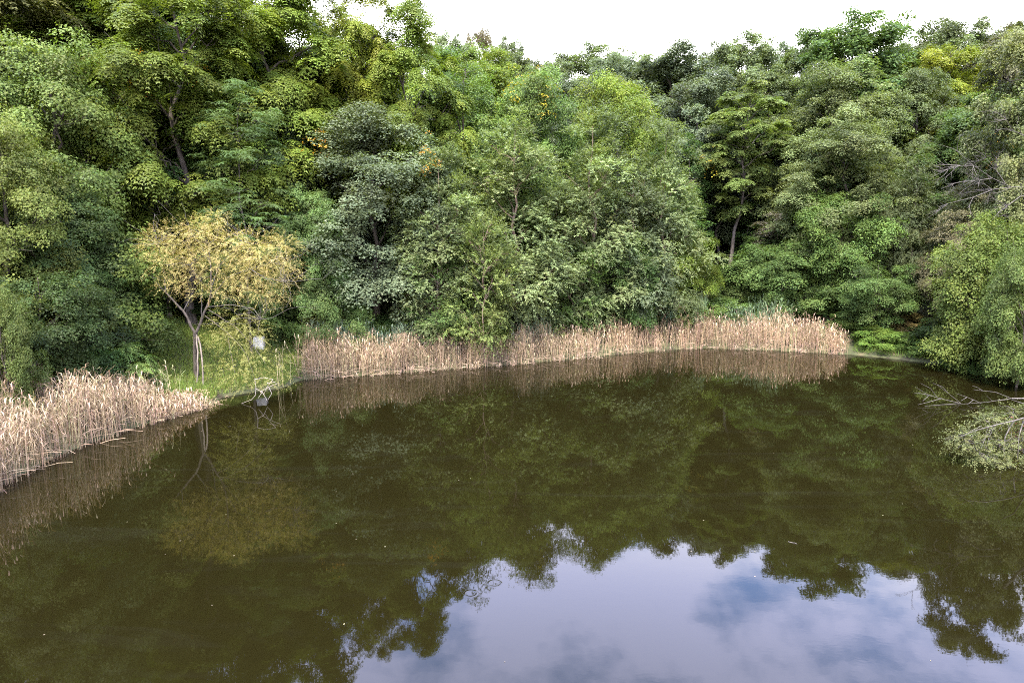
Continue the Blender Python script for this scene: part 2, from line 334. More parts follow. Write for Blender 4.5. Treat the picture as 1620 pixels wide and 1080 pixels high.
def make_tree(name, seed, H, Rr, z0, prof, nl, lr, flat, nspray, spray, limb=0.05, trunk_r=0.2, mat=None, upb=0.5, lobe_tone=0.2, maxlimb=22, lean=0.0, cull=0.62, jit=(.62, 1.08)):
    rng = np.random.default_rng(seed)
    # lobes along golden angle
    i = np.arange(nl); g = np.linspace(0, 1, 200); cdf = np.cumsum(profile(prof, g) + .12); cdf = cdf / cdf[-1]
    t = np.interp((i + rng.uniform(0.1, 0.9, nl)) / nl, cdf, g); ang = i * 2.39996 + rng.uniform(-.5, .5, nl)
    pr = profile(prof, t) * Rr
    rad = pr * np.sqrt(rng.uniform(0.12, 0.72, nl))
    r = Rr * lr * rng.uniform(0.7, 1.25, nl) * np.interp(t, [0, .75, 1], [1, 1, .9])
    z = z0 + (H - z0) * t - r * flat * np.interp(t, [0, .6, 1], [0, .4, .95]); z = np.maximum(z, z0 * .9 + .2)
    if prof in ('dome', 'round'):       # rounded crowns: limb ends spread over the shell of one broad dome
        u = 1 - (i + .5) / nl * (1.75 if prof == 'dome' else 1.9); u = np.clip(u + rng.normal(0, .05, nl), -.95, .99)
        zc = z0 + (H - z0) * (.36 if prof == 'dome' else .45); sr = np.sqrt(1 - u * u) ** .8; k = rng.uniform(.7, 1.04, nl)
        rad = (Rr - r * .7) * sr * k; z = np.where(u > 0, zc + (H - zc - r * flat * .9) * u * (.35 + .65 * k), zc + (zc - z0) * u)
        z = np.maximum(z, z0 * .9 + .2)
    C = np.stack([np.cos(ang) * rad, np.sin(ang) * rad, z], 1); C[:, 0] += lean * z
    RR = np.stack([r, r, r * flat], 1)
    # every limb end carries a handful of smaller boughs; sprays sit on those
    nb = 7; bd = rdir(rng, nl * nb); bd[:, 2] = bd[:, 2] * .8 + .12
    par = np.repeat(np.arange(nl), nb); r2 = r[par] * rng.uniform(.26, .62, nl * nb)
    C2 = C[par] + unit(bd) * RR[par] * rng.uniform(.45, 1.0, (nl * nb, 1)); C2[:, 2] = np.maximum(C2[:, 2], r2 * .5)
    R2 = np.stack([r2 * rng.uniform(.8, 1.25, nl * nb), r2 * rng.uniform(.8, 1.25, nl * nb), r2 * (.45 + .5 * flat) * rng.uniform(.7, 1.2, nl * nb)], 1)
    pick = rng.choice(nl * nb, int(nspray * 2.6), p=(r2 * r2) / (r2 * r2).sum()); d = rdir(rng, len(pick))
    keep = rng.random(len(d)) < np.clip(1 - upb + upb * (d[:, 2] + 0.35) * 1.2, 0.06, 1)
    pick, d = pick[keep], d[keep]
    p = C2[pick] + d * R2[pick] * rng.uniform(*jit, (len(d), 1))
    near = np.zeros(len(p))
    for k0 in range(0, len(p), 4000):
        q = ((p[k0:k0 + 4000, None] - C2[None]) / R2[None]).astype(np.float32); q = (q * q).sum(2); near[k0:k0 + 4000] = (q < cull * cull).sum(1)
    keep = near <= 1 + (rng.random(len(p)) < .25); p, d, pick = p[keep][:nspray], d[keep][:nspray], pick[keep][:nspray]
    c0 = np.array([lean * (z0 + H) / 2, 0, z0 + (H - z0) * 0.45])
    d = unit(d * 0.75 + unit(p - c0) * 0.45); bt = 1 + rng.normal(0, .08, nl * nb); btone = bt[pick]; pick = par[pick]
    lt = 1 + rng.normal(0, lobe_tone, nl); lh = 0.5 - np.abs(rng.normal(0, 0.009, nl))
    tone = lt[pick] * btone * (1 + rng.normal(0, 0.16, len(p))); hue = lh[pick] + rng.normal(0, 0.008, len(p))
    parts = spray(rng, p, d, np.clip(tone, 0.45, 1.7), hue)
    crown = leaf_mesh(name + '_crown', [parts])
    He = float(np.percentile(parts[0][:, 2], 98.5)); Re = float(np.percentile(np.hypot(parts[0][:, 0] - lean * parts[0][:, 2], parts[0][:, 1]), 94))
    # trunk and limbs
    tb = Tubes(); top = z0 + (H - z0) * 0.88
    sp = bend(rng, (0, 0, -0.6), (lean * top, 0, top), 10, 0.018); tt = np.linspace(0, 1, 10)
    flare = 1 + 0.5 * np.exp(-tt * 14)
    tb.add(sp, trunk_r * (1 - tt * 0.86) * flare, 8)
    for j in np.argsort(-r)[:maxlimb]:
        c = C[j]; hd = np.hypot(c[0] - lean * c[2], c[1]); zb = np.clip(c[2] - hd * rng.uniform(0.5, 1.0), z0 * 0.55 + 0.2, top * 0.95)
        a = np.array([np.interp(zb, sp[:, 2], sp[:, 0]), np.interp(zb, sp[:, 2], sp[:, 1]), zb])
        lp = bend(rng, a, c + np.array([0, 0, r[j] * flat * 0.3]), 6, 0.05, 0.05)
        tb.add(lp, np.linspace(limb, limb * 0.3, 6) * rng.uniform(0.8, 1.3), 5)
        for k in range(4):
            e = c + rdir(rng, 1)[0] * RR[j] * 0.8; e[2] += r[j] * .2 * flat
            tb.add(bend(rng, lp[3 + k % 2], e, 4, 0.08), np.linspace(limb * 0.4, limb * 0.12, 4), 4)
    trunk = tb.mesh(name + '_trunk', mat or M_BARK)
    return dict(crown=crown, trunk=trunk, H=He, R=Re, C=C, RR=RR)

from functools import partial as pt
V = {}
def variants():
    for s in range(2):
        V['maple', s] = make_tree('maple', 10 + s, 14, 4.6, 0.6, 'dome', 46, .33, .85, 9800, pt(spray_maple, k=14, L=.125, spread=.32), trunk_r=.18)
        V['layered', s] = make_tree('layered', 40 + s, 16, 5.2, 2.0, 'dome', 60, .29, .66, 9600, pt(spray_maple, k=14, L=.125, spread=.34), trunk_r=.25, upb=.66)
        V['walnut', s] = make_tree('walnut', 30 + s, 21, 4.6, 6.0, 'column', 46, .26, 1.0, 1900, pt(spray_frond, st=4, Lf=.52, leaf=.20, wid=.10, up=.5, droop=.7), limb=.06, trunk_r=.24, upb=.55, cull=.75, lobe_tone=.14, maxlimb=30, jit=(.55, 1.2))
        V['birch', s] = make_tree('birch', 50 + s, 16, 4.0, 0.8, 'flame', 52, .27, .95, 9800, pt(spray_twig, k=14, tw=.58, L=.095, wid=.8, droop=.3, side=.95), limb=.045, trunk_r=.15, mat=M_REDBARK, upb=.65)
        V['oak', s] = make_tree('oak', 70 + s, 18, 5.5, 1.5, 'dome', 60, .28, .8, 13500, pt(spray_maple, k=10, L=.185, spread=.36), trunk_r=.28, upb=.5, cull=.5, jit=(.4, 1.03))
        V['bush', s] = make_tree('bush', 90 + s, 3.2, 1.8, 0.1, 'skirt', 18, .36, .8, 1500, pt(spray_maple, k=14, L=.11, spread=.25), limb=.025, trunk_r=.05, upb=.5)
    V['openwalnut', 0] = make_tree('walnut', 39, 21, 3.6, 7.0, 'vase', 36, .25, .8, 980, pt(spray_frond, st=4, Lf=.5, leaf=.20, wid=.10, up=.6, droop=.6), limb=.06, trunk_r=.17, upb=.6, cull=.8, lobe_tone=.14, maxlimb=26, lean=-.05)
    for s in range(2):
        V['broad', s] = make_tree('broad', 110 + s, 8, 3.8, 0.7, 'round', 30, .34, 1.0, 6200, pt(spray_maple, k=12, L=.12, spread=.3), limb=.035, trunk_r=.11, upb=.6, jit=(.5, 1.2))
    V['talltree', 0] = make_tree('talltree', 20, 19, 5.0, 4.0, 'round', 46, .31, .85, 11000, pt(spray_maple, k=12, L=.155), trunk_r=.25, cull=.5, jit=(.4, 1.05))
    V['vine', 0] = make_tree('vine', 61, 12, 4.2, 0.3, 'skirt', 70, .24, 1.0, 9800, pt(spray_vine, k=12, L=.105, spread=.3), trunk_r=.2, upb=.65, lobe_tone=.24, jit=(.55, 1.2))
    V['locust', 0] = make_tree('locust', 80, 13, 3.6, 1.5, 'dome', 50, .36, .3, 1000, pt(spray_frond, fronds=8, st=5, Lf=.55, leaf=.11, wid=.05, droop=.35, up=.8), limb=.025, trunk_r=.1, upb=.8)
    V['spruce', 0] = make_tree('spruce', 85, 14, 3.0, 2.0, 'spire', 54, .34, .8, 5200, pt(spray_twig, k=17, tw=.75, L=.10, wid=.42, droop=.65), limb=.02, trunk_r=.1, upb=.4)
    V['fern', 0] = make_tree('fern', 97, 1.9, 1.0, 0.3, 'skirt', 8, .42, .7, 70, pt(spray_frond, fronds=7, st=7, Lf=.6, leaf=.13, wid=.06, droop=.35), limb=.02, trunk_r=.03, upb=.6)
    V['sapling', 0] = make_tree('sapling', 98, 9, 2.2, 0.8, 'spire', 28, .34, .6, 2000, pt(spray_maple, k=12, L=.125), limb=.03, trunk_r=.08, upb=.6)
    V['pole', 0] = make_tree('pole', 99, 15, 2.6, 6.0, 'round', 18, .36, .7, 1300, pt(spray_maple, k=10, L=.16), limb=.04, trunk_r=.13, upb=.5, maxlimb=10)
    V['spray', 0] = make_tree('spray', 100, 7.5, 2.4, 0.8, 'column', 30, .3, .35, 2000, pt(spray_twig, k=14, tw=.7, L=.11, wid=.72, droop=.2), limb=.025, trunk_r=.06, upb=.7, mat=M_REDBARK)
variants()

def sprig(name, seed, n, rad, leaf=.15):
    rng = np.random.default_rng(seed); p = rng.normal(0, rad, (n, 3)); d = unit(p + Z * rad)
    return leaf_mesh(name, [spray_maple(rng, p, d, np.ones(n), np.full(n, .5) + rng.normal(0, .01, n), k=8, L=leaf, spread=.22)])
SPRIG = [sprig('autumn_sprig', 200 + i, 16, .5) for i in range(2)]

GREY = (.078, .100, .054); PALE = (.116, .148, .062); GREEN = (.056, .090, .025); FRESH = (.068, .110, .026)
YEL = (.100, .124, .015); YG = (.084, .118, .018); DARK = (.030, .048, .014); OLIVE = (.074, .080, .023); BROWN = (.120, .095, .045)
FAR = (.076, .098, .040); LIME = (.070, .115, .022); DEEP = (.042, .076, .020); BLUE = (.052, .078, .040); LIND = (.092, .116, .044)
BARKC = (.5, .5, .5)
rr = random.Random(5)

def place(sp, var, X, Y, H, Wm, tint, label, cat='tree', group=None, name=None, rot=None, zoff=0.0, sprigs=()):
    v = V[sp, var % sum(1 for k in V if k[0] == sp)]
    z = float(terrain_z([(X, Y)])[0]) + zoff
    e = bpy.data.objects.new(name or 'tree', None); COL.objects.link(e); e.empty_display_size = .3
    e.location = (X, Y, max(z, -0.2)); e.rotation_euler = (0, 0, rr.uniform(0, 6.28) if rot is None else rot)
    sx = Wm / (2 * v['R']); sz = H / v['H']; e.scale = (sx, sx, sz)
    tag(e, label, cat, group)
    link('crown', v['crown'], e, tint, 'stuff'); link('trunk', v['trunk'], e)
    for (j, frac, col) in sprigs:
        s = link('autumn_sprig', SPRIG[j % 2], e, col, 'stuff'); s['label'] = 'sprig of turned orange leaves'
        a = frac[0]; ii = np.argsort(v['C'][:, 2])[int(frac[1] * (len(v['C']) - 1))]; c = v['C'][ii]; q = v['RR'][ii]
        ca = a - e.rotation_euler.z
        rad = np.hypot(c[0], c[1]) + q[0] * .8
        s.location = (math.cos(ca) * rad, math.sin(ca) * rad, c[2] + q[2] * .5); s.scale = (1 / sx, 1 / sx, 1 / sz)
    return e

def T(sp, var, px, top, Y, wpx, tint, label, cat='tree', group=None, name=None, rot=None, sprigs=(), tf=1.0):
    """px/top: where the crown's centre and top stand in the photo; Y: metres away"""
    p = at(px, top, Y); X = p[0] if tf == 1 else p[0]
    for _ in range(2):
        zg = float(terrain_z([(X, Y)])[0]); zm = (zg + p[2]) / 2
        X = (px - 810) / FPX * (Y * CP + (CAM_H - zm) * SP)
    depth = Y * CP
    return place(sp, var, X, Y, p[2] - zg, wpx / FPX * depth, tint, label, cat, group, name, rot, 0, sprigs)

ORANGE = (.30, .15, .025); AMBER = (.24, .175, .02)
# --- left bank
T('vine', 0, 15, 205, 35, 250, (.072, .090, .019), 'vine smothered tree with small shingled leaves rising over the left reeds', name='vine_covered_tree', sprigs=())
T('vine', 1, 95, 85, 41, 300, (.064, .092, .020), 'bright leafy tree draped in climbing shoots behind the vine smothered tree', name='vine_covered_tree')
T('walnut', 0, 30, -150, 50, 320, OLIVE, 'olive brown walnut with orange tinged leaves in the upper left corner', name='walnut_tree', sprigs=[(0, (4.7, .6), AMBER), (1, (5.0, .5), ORANGE)])
T('walnut', 1, 160, -110, 54, 280, YG, 'walnut with dark forked limbs between corner walnut and tall central walnut', name='walnut_tree')
T('walnut', 2, 285, -40, 47, 260, (.070, .096, .016), 'large walnut of drooping leaf rosettes directly behind the golden willow', name='walnut_tree', sprigs=[(0, (4.6, .55), ORANGE)])
T('walnut', 0, 440, -60, 54, 250, YG, 'yellow green walnut with dark forked limb showing against the sky', name='walnut_tree', rot=1.1, sprigs=[(1, (4.2, .5), ORANGE)])
T('walnut', 1, 578, -8, 56, 130, YEL, 'slim yellow green walnut spire standing clear against the white sky', name='walnut_tree', rot=2.0)
T('walnut', 2, 650, 8, 55, 165, YG, 'tall open walnut with twin tufted tops beside the slim walnut spire', name='walnut_tree', rot=0.4)
T('talltree', 0, 520, 100, 58, 200, YG, 'short yellow green tree below the sky gap right of forked walnut', rot=4.0)
T('walnut', 0, 350, -10, 60, 240, FRESH, 'thin walnut whose top shows small sky gaps behind large walnut', name='walnut_tree', rot=5.0)
T('locust', 0, 385, 135, 45, 150, (.050, .080, .026), 'feathery tree with flat tiered fronds above the golden willow', name='locust_tree')
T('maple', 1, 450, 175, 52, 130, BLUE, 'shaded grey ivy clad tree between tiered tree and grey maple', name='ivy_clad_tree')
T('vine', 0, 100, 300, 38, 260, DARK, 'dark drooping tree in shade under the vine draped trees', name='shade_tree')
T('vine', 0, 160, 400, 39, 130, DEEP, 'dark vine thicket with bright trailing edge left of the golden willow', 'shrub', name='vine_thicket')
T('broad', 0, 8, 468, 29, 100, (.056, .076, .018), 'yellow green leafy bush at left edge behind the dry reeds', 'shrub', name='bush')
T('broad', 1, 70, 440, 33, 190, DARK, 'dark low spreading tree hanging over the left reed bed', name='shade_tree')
T('fern', 0, 200, 540, 36, 80, FRESH, 'bright fern like sumac on the bank above left reeds', 'shrub', name='sumac')
T('fern', 0, 228, 565, 37, 45, GREEN, 'low fern clump on the grass left of the willow trunk', 'shrub', name='fern_clump', rot=2)
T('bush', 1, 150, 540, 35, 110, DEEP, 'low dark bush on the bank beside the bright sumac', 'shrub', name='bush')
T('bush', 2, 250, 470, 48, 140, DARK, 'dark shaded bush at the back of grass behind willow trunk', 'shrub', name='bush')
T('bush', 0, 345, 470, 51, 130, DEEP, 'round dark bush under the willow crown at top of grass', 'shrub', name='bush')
T('talltree', 0, 90, -90, 60, 230, YG, 'tall yellow green tree behind the gap between the two upper left walnuts', rot=.3)
T('talltree', 0, 235, -20, 63, 200, GREEN, 'tall green tree whose top shows left of the large walnut', rot=2.3)
T('talltree', 0, 480, 20, 62, 170, YG, 'tall yellow green tree filling behind the forked walnut', rot=4.3)
T('talltree', 0, 320, -60, 58, 190, GREEN, 'tall green tree closing the gap right of the large walnut top', rot=5.3)
T('oak', 0, 400, 60, 66, 200, GREEN, 'broad green tree filling behind the thin walnut', rot=1.3)
T('oak', 1, 610, 110, 66, 180, YG, 'yellow green tree behind the foot of the twin tufted walnut', rot=3.3)
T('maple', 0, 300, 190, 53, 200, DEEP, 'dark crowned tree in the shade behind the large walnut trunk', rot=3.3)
# --- right of the willow
T('vine', 1, 500, 312, 48, 160, GREEN, 'bright green vine clad tree right of the golden willow', name='vine_covered_tree', rot=2.2)
T('bush', 1, 440, 435, 51, 150, GREEN, 'bushy shrub directly behind the white block', 'shrub', name='bush')
T('bush', 2, 515, 440, 49, 120, OLIVE, 'olive shrub leaning over the left end of middle reed bed', 'shrub', name='bush')
T('maple', 0, 590, 185, 52, 260, GREY, 'grey green maple with an orange sprig near its top', name='maple_tree', sprigs=[(0, (5.6, .8), ORANGE), (1, (4.0, .85), ORANGE)])
T('maple', 1, 600, 165, 58, 190, GREY, 'dull grey tree top peeping just above the grey green maple', name='maple_tree')
T('birch', 0, 695, 245, 50, 150, PALE, 'pale silvery tree between the grey maple and small yellow alder', name='birch_tree')
T('maple', 1, 735, 120, 60, 200, FRESH, 'fresh green maple rounded and dense below the ridge', name='maple_tree', rot=3)
T('maple', 0, 845, 125, 61, 150, FRESH, 'green maple with its top turning yellow and orange', name='maple_tree', sprigs=[(0, (4.6, .97), AMBER), (1, (5.1, .93), AMBER), (0, (4.2, .9), (.25, .2, .02)), (1, (4.9, .85), (.25, .2, .02))])
T('birch', 1, 815, 200, 53.5, 190, PALE, 'silvery feather leaved tree in the middle of the wood', name='birch_tree')
T('birch', 2, 935, 185, 56, 170, PALE, 'tall silvery tree with the highest pale top in middle', name='birch_tree')
T('birch', 0, 1050, 200, 59, 150, PALE, 'silvery tree at the right end of the pale row', name='birch_tree', rot=3)
T('birch', 1, 1000, 270, 57, 130, GREY, 'darker silvery tree standing low between the two pale tops', name='birch_tree', rot=1)
T('birch', 2, 880, 300, 54.5, 130, PALE, 'half height silvery tree with bare reddish stems below', name='birch_tree', rot=5)
T('spray', 0, 765, 345, 48, 120, (.082, .110, .030), 'small yellow green alder with flat sprays above middle reeds', name='alder_tree')
T('spray', 0, 690, 400, 49, 110, GREEN, 'small green alder beside the bare pale snag', name='alder_tree', rot=2.5)
T('spray', 0, 905, 390, 54, 110, FRESH, 'small bright alder under the tall silvery tree', name='alder_tree', rot=4)
T('broad', 0, 990, 385, 56.5, 120, DEEP, 'low dark green maple hanging down to reeds right of centre', name='maple_tree', rot=3.5)
T('broad', 1, 1088, 380, 60, 95, YG, 'yellowish sapling in the gap left of the walnut trunk', name='sapling', rot=1)
T('maple', 0, 975, 135, 65, 170, YG, 'yellow green maple behind the tallest silvery top', name='maple_tree')
# --- right side
T('openwalnut', 0, 1160, 138, 67, 118, (.084, .114, .030), 'open walnut on a bare leaning trunk in dark gap', name='walnut_tree', rot=2.5, sprigs=[(0, (3.6, .3), AMBER)])
T('layered', 0, 1312, 112, 67, 190, LIND, 'broad tiered tree stacked above the lower tiered tree', name='linden_tree')
T('layered', 1, 1330, 203, 62, 210, LIND, 'lower broad tree of pale tiered leaf shelves on right', name='linden_tree', rot=1)
T('layered', 0, 1440, 120, 67, 150, FAR, 'tiered tree right of the stacked pair under yellow maple', name='linden_tree', rot=4)
T('broad', 1, 1330, 312, 59, 150, FRESH, 'bright green pointed young maple behind the right reeds', name='maple_tree', rot=2)
T('broad', 0, 1240, 390, 60, 150, GREEN, 'low spreading maple left of the bright pointed young maple', name='maple_tree', rot=5)
T('broad', 1, 1385, 420, 55, 120, GREEN, 'short leafy maple at right end of the right reeds', name='maple_tree', rot=.7)
T('spruce', 0, 1443, 240, 58, 130, (.062, .078, .036), 'drooping grey conifer on a thin bare trunk', name='conifer_tree')
T('talltree', 0, 1560, 150, 60, 190, GREEN, 'green tree with a spray of orange leaves on right', name='maple_tree', sprigs=[(0, (4.2, .5), ORANGE), (1, (4.4, .65), ORANGE)])
T('layered', 1, 1555, 285, 52, 170, (.105, .10, .05), 'tree with faded pinkish yellow leaves below the bare branches', name='faded_tree')
T('broad', 0, 1560, 368, 46, 165, (.076, .104, .022), 'bright yellow green maple at the right edge', name='maple_tree', rot=1.5)
T('broad', 0, 1618, 435, 41, 120, (.060, .086, .022), 'small leaning maple in right corner over the water', name='maple_tree', rot=4)
T('talltree', 0, 1620, 45, 49, 170, (.078, .092, .034), 'tall brownish green tree filling the upper right corner', rot=2)
T('bush', 0, 1440, 495, 54, 70, (.085, .074, .025), 'small rusty orange bush at foot of conifer', 'shrub', name='bush')
T('bush', 1, 1500, 505, 50, 130, DARK, 'dark ivy mound on the right shore', 'shrub', name='bush')
T('bush', 2, 1560, 520, 47, 110, DEEP, 'dark bush at water edge beneath the bright right maple', 'shrub', name='bush')
T('bush', 0, 1465, 530, 50.5, 90, FRESH, 'bright low bush between right reeds and dark ivy mound', 'shrub', name='bush', rot=2)
T('fern', 0, 1425, 525, 52, 50, LIME, 'lime fern clump at the end of the right reeds', 'shrub', name='fern_clump')
T('bush', 1, 1385, 518, 53, 80, LIME, 'lime green bush on the bank beside the right end of reeds', 'shrub', name='bush')
T('bush', 2, 1525, 545, 47.5, 80, FRESH, 'small bright bush low at the waterline below the dark ivy mound', 'shrub', name='bush', rot=1)
T('bush', 1, 1590, 545, 45, 80, GREEN, 'green bush at the waterline in the right corner', 'shrub', name='bush', rot=3)
T('bush', 1, 1130, 470, 60, 110, FRESH, 'bright shrub rising behind left part of the right reeds', 'shrub', name='bush')
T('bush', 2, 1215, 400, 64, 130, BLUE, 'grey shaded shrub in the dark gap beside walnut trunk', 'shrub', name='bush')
T('bush', 0, 1170, 420, 62, 110, DARK, 'dark shrub at foot of the leaning walnut trunk', 'shrub', name='bush')
T('sapling', 0, 1225, 340, 64, 80, (.085, .08, .06), 'dull pinkish sapling in the shade right of walnut trunk', name='sapling', rot=3)
# --- ridge
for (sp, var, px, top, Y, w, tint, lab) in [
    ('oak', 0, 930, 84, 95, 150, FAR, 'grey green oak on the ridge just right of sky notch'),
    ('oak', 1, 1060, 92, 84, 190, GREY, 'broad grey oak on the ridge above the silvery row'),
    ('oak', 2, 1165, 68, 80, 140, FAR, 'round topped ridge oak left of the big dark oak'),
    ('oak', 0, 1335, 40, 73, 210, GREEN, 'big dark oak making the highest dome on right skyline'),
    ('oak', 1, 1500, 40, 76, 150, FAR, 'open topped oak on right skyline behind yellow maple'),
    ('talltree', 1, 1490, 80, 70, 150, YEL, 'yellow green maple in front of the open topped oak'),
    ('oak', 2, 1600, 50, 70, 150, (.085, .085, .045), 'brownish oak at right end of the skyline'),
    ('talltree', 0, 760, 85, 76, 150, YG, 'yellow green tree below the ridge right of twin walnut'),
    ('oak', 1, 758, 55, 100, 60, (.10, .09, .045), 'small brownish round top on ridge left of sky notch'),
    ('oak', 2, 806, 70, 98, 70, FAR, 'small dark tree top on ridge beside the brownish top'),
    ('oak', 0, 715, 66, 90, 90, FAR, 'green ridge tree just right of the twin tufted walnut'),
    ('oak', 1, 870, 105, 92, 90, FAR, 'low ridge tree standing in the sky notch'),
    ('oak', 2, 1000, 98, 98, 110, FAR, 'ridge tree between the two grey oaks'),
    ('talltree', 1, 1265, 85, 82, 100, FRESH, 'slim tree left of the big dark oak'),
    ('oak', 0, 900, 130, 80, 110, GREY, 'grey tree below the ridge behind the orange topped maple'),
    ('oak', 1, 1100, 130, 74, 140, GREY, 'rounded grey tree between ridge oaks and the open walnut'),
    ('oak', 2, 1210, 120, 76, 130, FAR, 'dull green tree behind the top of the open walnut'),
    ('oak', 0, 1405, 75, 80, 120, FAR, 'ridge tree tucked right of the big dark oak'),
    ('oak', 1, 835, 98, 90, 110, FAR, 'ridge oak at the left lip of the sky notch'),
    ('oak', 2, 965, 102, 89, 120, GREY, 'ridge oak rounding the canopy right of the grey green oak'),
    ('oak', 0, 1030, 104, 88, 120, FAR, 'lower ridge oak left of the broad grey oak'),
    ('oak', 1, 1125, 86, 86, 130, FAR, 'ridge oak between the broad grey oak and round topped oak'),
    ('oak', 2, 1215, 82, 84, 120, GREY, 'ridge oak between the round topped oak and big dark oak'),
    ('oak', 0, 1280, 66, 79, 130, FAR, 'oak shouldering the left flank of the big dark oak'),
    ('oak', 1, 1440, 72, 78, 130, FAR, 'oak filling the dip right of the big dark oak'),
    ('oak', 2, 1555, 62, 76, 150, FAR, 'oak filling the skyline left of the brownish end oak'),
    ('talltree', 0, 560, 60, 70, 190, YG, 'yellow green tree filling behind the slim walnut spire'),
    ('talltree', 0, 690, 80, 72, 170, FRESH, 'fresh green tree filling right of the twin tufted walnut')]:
    T(sp, var, px, top, Y, w, tint, lab, name='oak_tree' if sp == 'oak' else 'maple_tree')

# --- the wood behind: slender trunks in the shade and the crowns that close the slope
def scatter(seed, n, box, dmin, dmax, sep, fn, taken):
    rng = np.random.default_rng(seed); k = 0; tries = 0
    while k < n and tries < 6000:
        tries += 1
        x, y = rng.uniform(box[0], box[1]), rng.uniform(box[2], box[3]); d = shore_dist(np.array([[x, y]]))[0]
        if d < dmin or d > dmax: continue
        if any((x - a) ** 2 + (y - b) ** 2 < sep * sep for a, b in taken): continue
        taken.append((x, y)); fn(rng, x, y, k); k += 1
REG = [(-999, 180, 'the vine draped trees'), (180, 430, 'the golden willow'), (430, 700, 'the grey maple'), (700, 1090, 'the silvery row'), (1090, 1230, 'the open leaning walnut'), (1230, 1450, 'the tiered pair'), (1450, 9999, 'the bright right maple')]
def behind(x, y):
    px = x / y * FPX + 810
    return next(r[2] for r in REG if r[0] <= px < r[1])
tk = []
scatter(1, 60, (-46, 52, 44, 78), 9, 26, 2.9, lambda g, x, y, k: place('pole' if k % 3 else 'sapling', 0, x, y, g.uniform(10, 15) if k % 3 else g.uniform(5, 8), g.uniform(4, 6), DEEP if k % 2 else DARK,
        ('slender shaded trunked tree deep in the wood behind ' if k % 3 else 'dark young tree deep in the wood behind ') + behind(x, y), 'tree', 'trees in the shade of the wood', 'forest_tree'), tk)
tk = []
TI = [FAR, GREY, GREEN, YG]; TN = ['dull green', 'grey green', 'deep green', 'yellow green']
scatter(2, 80, (-105, 115, 66, 125), 15, 75, 7.2, lambda g, x, y, k: place('oak', k, x, y, g.uniform(12.5, 15), g.uniform(9.5, 12), TI[k % 4],
        TN[k % 4] + (' hillside tree low behind ' if y < 85 else ' ridge tree far behind ') + behind(x, y), 'tree', 'trees filling the hillside', 'forest_tree'), tk)
tk = []
scatter(3, 18, (-75, -36, 12, 70), 7, 40, 7, lambda g, x, y, k: place('talltree', k, x, y, g.uniform(17, 21), g.uniform(8, 11), DEEP if k % 2 else GREEN,
        ('deep green' if k % 2 else 'fresh green') + ' tall tree on the left slope beyond the vine draped trees', 'tree', 'trees on the left slope', 'forest_tree'), tk)
tk = []
scatter(4, 14, (38, 75, 14, 66), 5, 35, 7, lambda g, x, y, k: place('talltree', k, x, y, g.uniform(14, 18), g.uniform(8, 11), GREEN if k % 2 else YG,
        ('deep green' if k % 2 else 'yellow green') + ' tall tree on the right slope beyond the bright right maple', 'tree', 'trees on the right slope', 'forest_tree'), tk)

# low shrubs along the edge behind the reeds
edge = [(545, 505, 49, GREEN), (600, 500, 50, DEEP), (650, 505, 51, DEEP), (705, 505, 51, GREEN), (820, 500, 54, DEEP), (870, 495, 55.5, GREEN),
        (945, 490, 57, DEEP), (1010, 485, 59, DARK), (1065, 485, 60, FRESH), (1190, 470, 60, FRESH), (1250, 470, 60, DEEP), (1300, 470, 60, GREEN), (1350, 490, 56, FRESH)]
where = ['under the left side of the grey maple', 'under the trunk of the grey maple', 'left of the bare pale snag', 'right of the bare pale snag', 'right of the small yellow green alder',
         'below the half height silvery tree', 'under the tall silvery tree', 'below the low dark green maple', 'at the foot of the last silvery tree', 'behind the blue green reed tops', 'left of the pointed young maple',
         'in front of the pointed young maple', 'right of the pointed young maple']
for i, (px, top, Y, c) in enumerate(edge):
    T('bush', i, px, top, Y, 95, c, 'understorey bush behind the reeds ' + where[i], 'shrub', 'understorey bushes behind the reeds', 'bush')

# ------------------------------------------------------------------ undergrowth, grass
def build_undergrowth():
    rng = np.random.default_rng(77)
    XY = np.stack([rng.uniform(-60, 62, 26000), rng.uniform(12, 92, 26000)], 1); d = shore_dist(XY)
    keep = (d > 1.2) & (d < 42) & (rng.random(len(d)) < np.interp(d, [1, 12, 42], [1, .7, .35]))
    # leave the mown grass bank clear
    u = XY[:, 0] / XY[:, 1] * FPX + 810
    keep &= ~((u > 215) & (u < 470) & (XY[:, 1] > 36) & (XY[:, 1] < 47.5))
    XY = XY[keep][:4600]; n = len(XY)
    h = rng.uniform(.15, 1.1, n); p = np.concatenate([XY, (terrain_z(XY) + h)[:, None]], 1)
    dd = unit(rng.normal(size=(n, 3)) * .5 + Z)
    parts = spray_maple(rng, p, dd, np.clip(rng.normal(1, .25, n), .5, 1.6), np.full(n, .5) + rng.normal(0, .02, n), k=14, L=.24, spread=.55)
    o = link('undergrowth', leaf_mesh('undergrowth', [parts]), None, (.036, .062, .020), 'stuff'); o['label'] = 'low leafy undergrowth covering the wooded slope'
build_undergrowth()

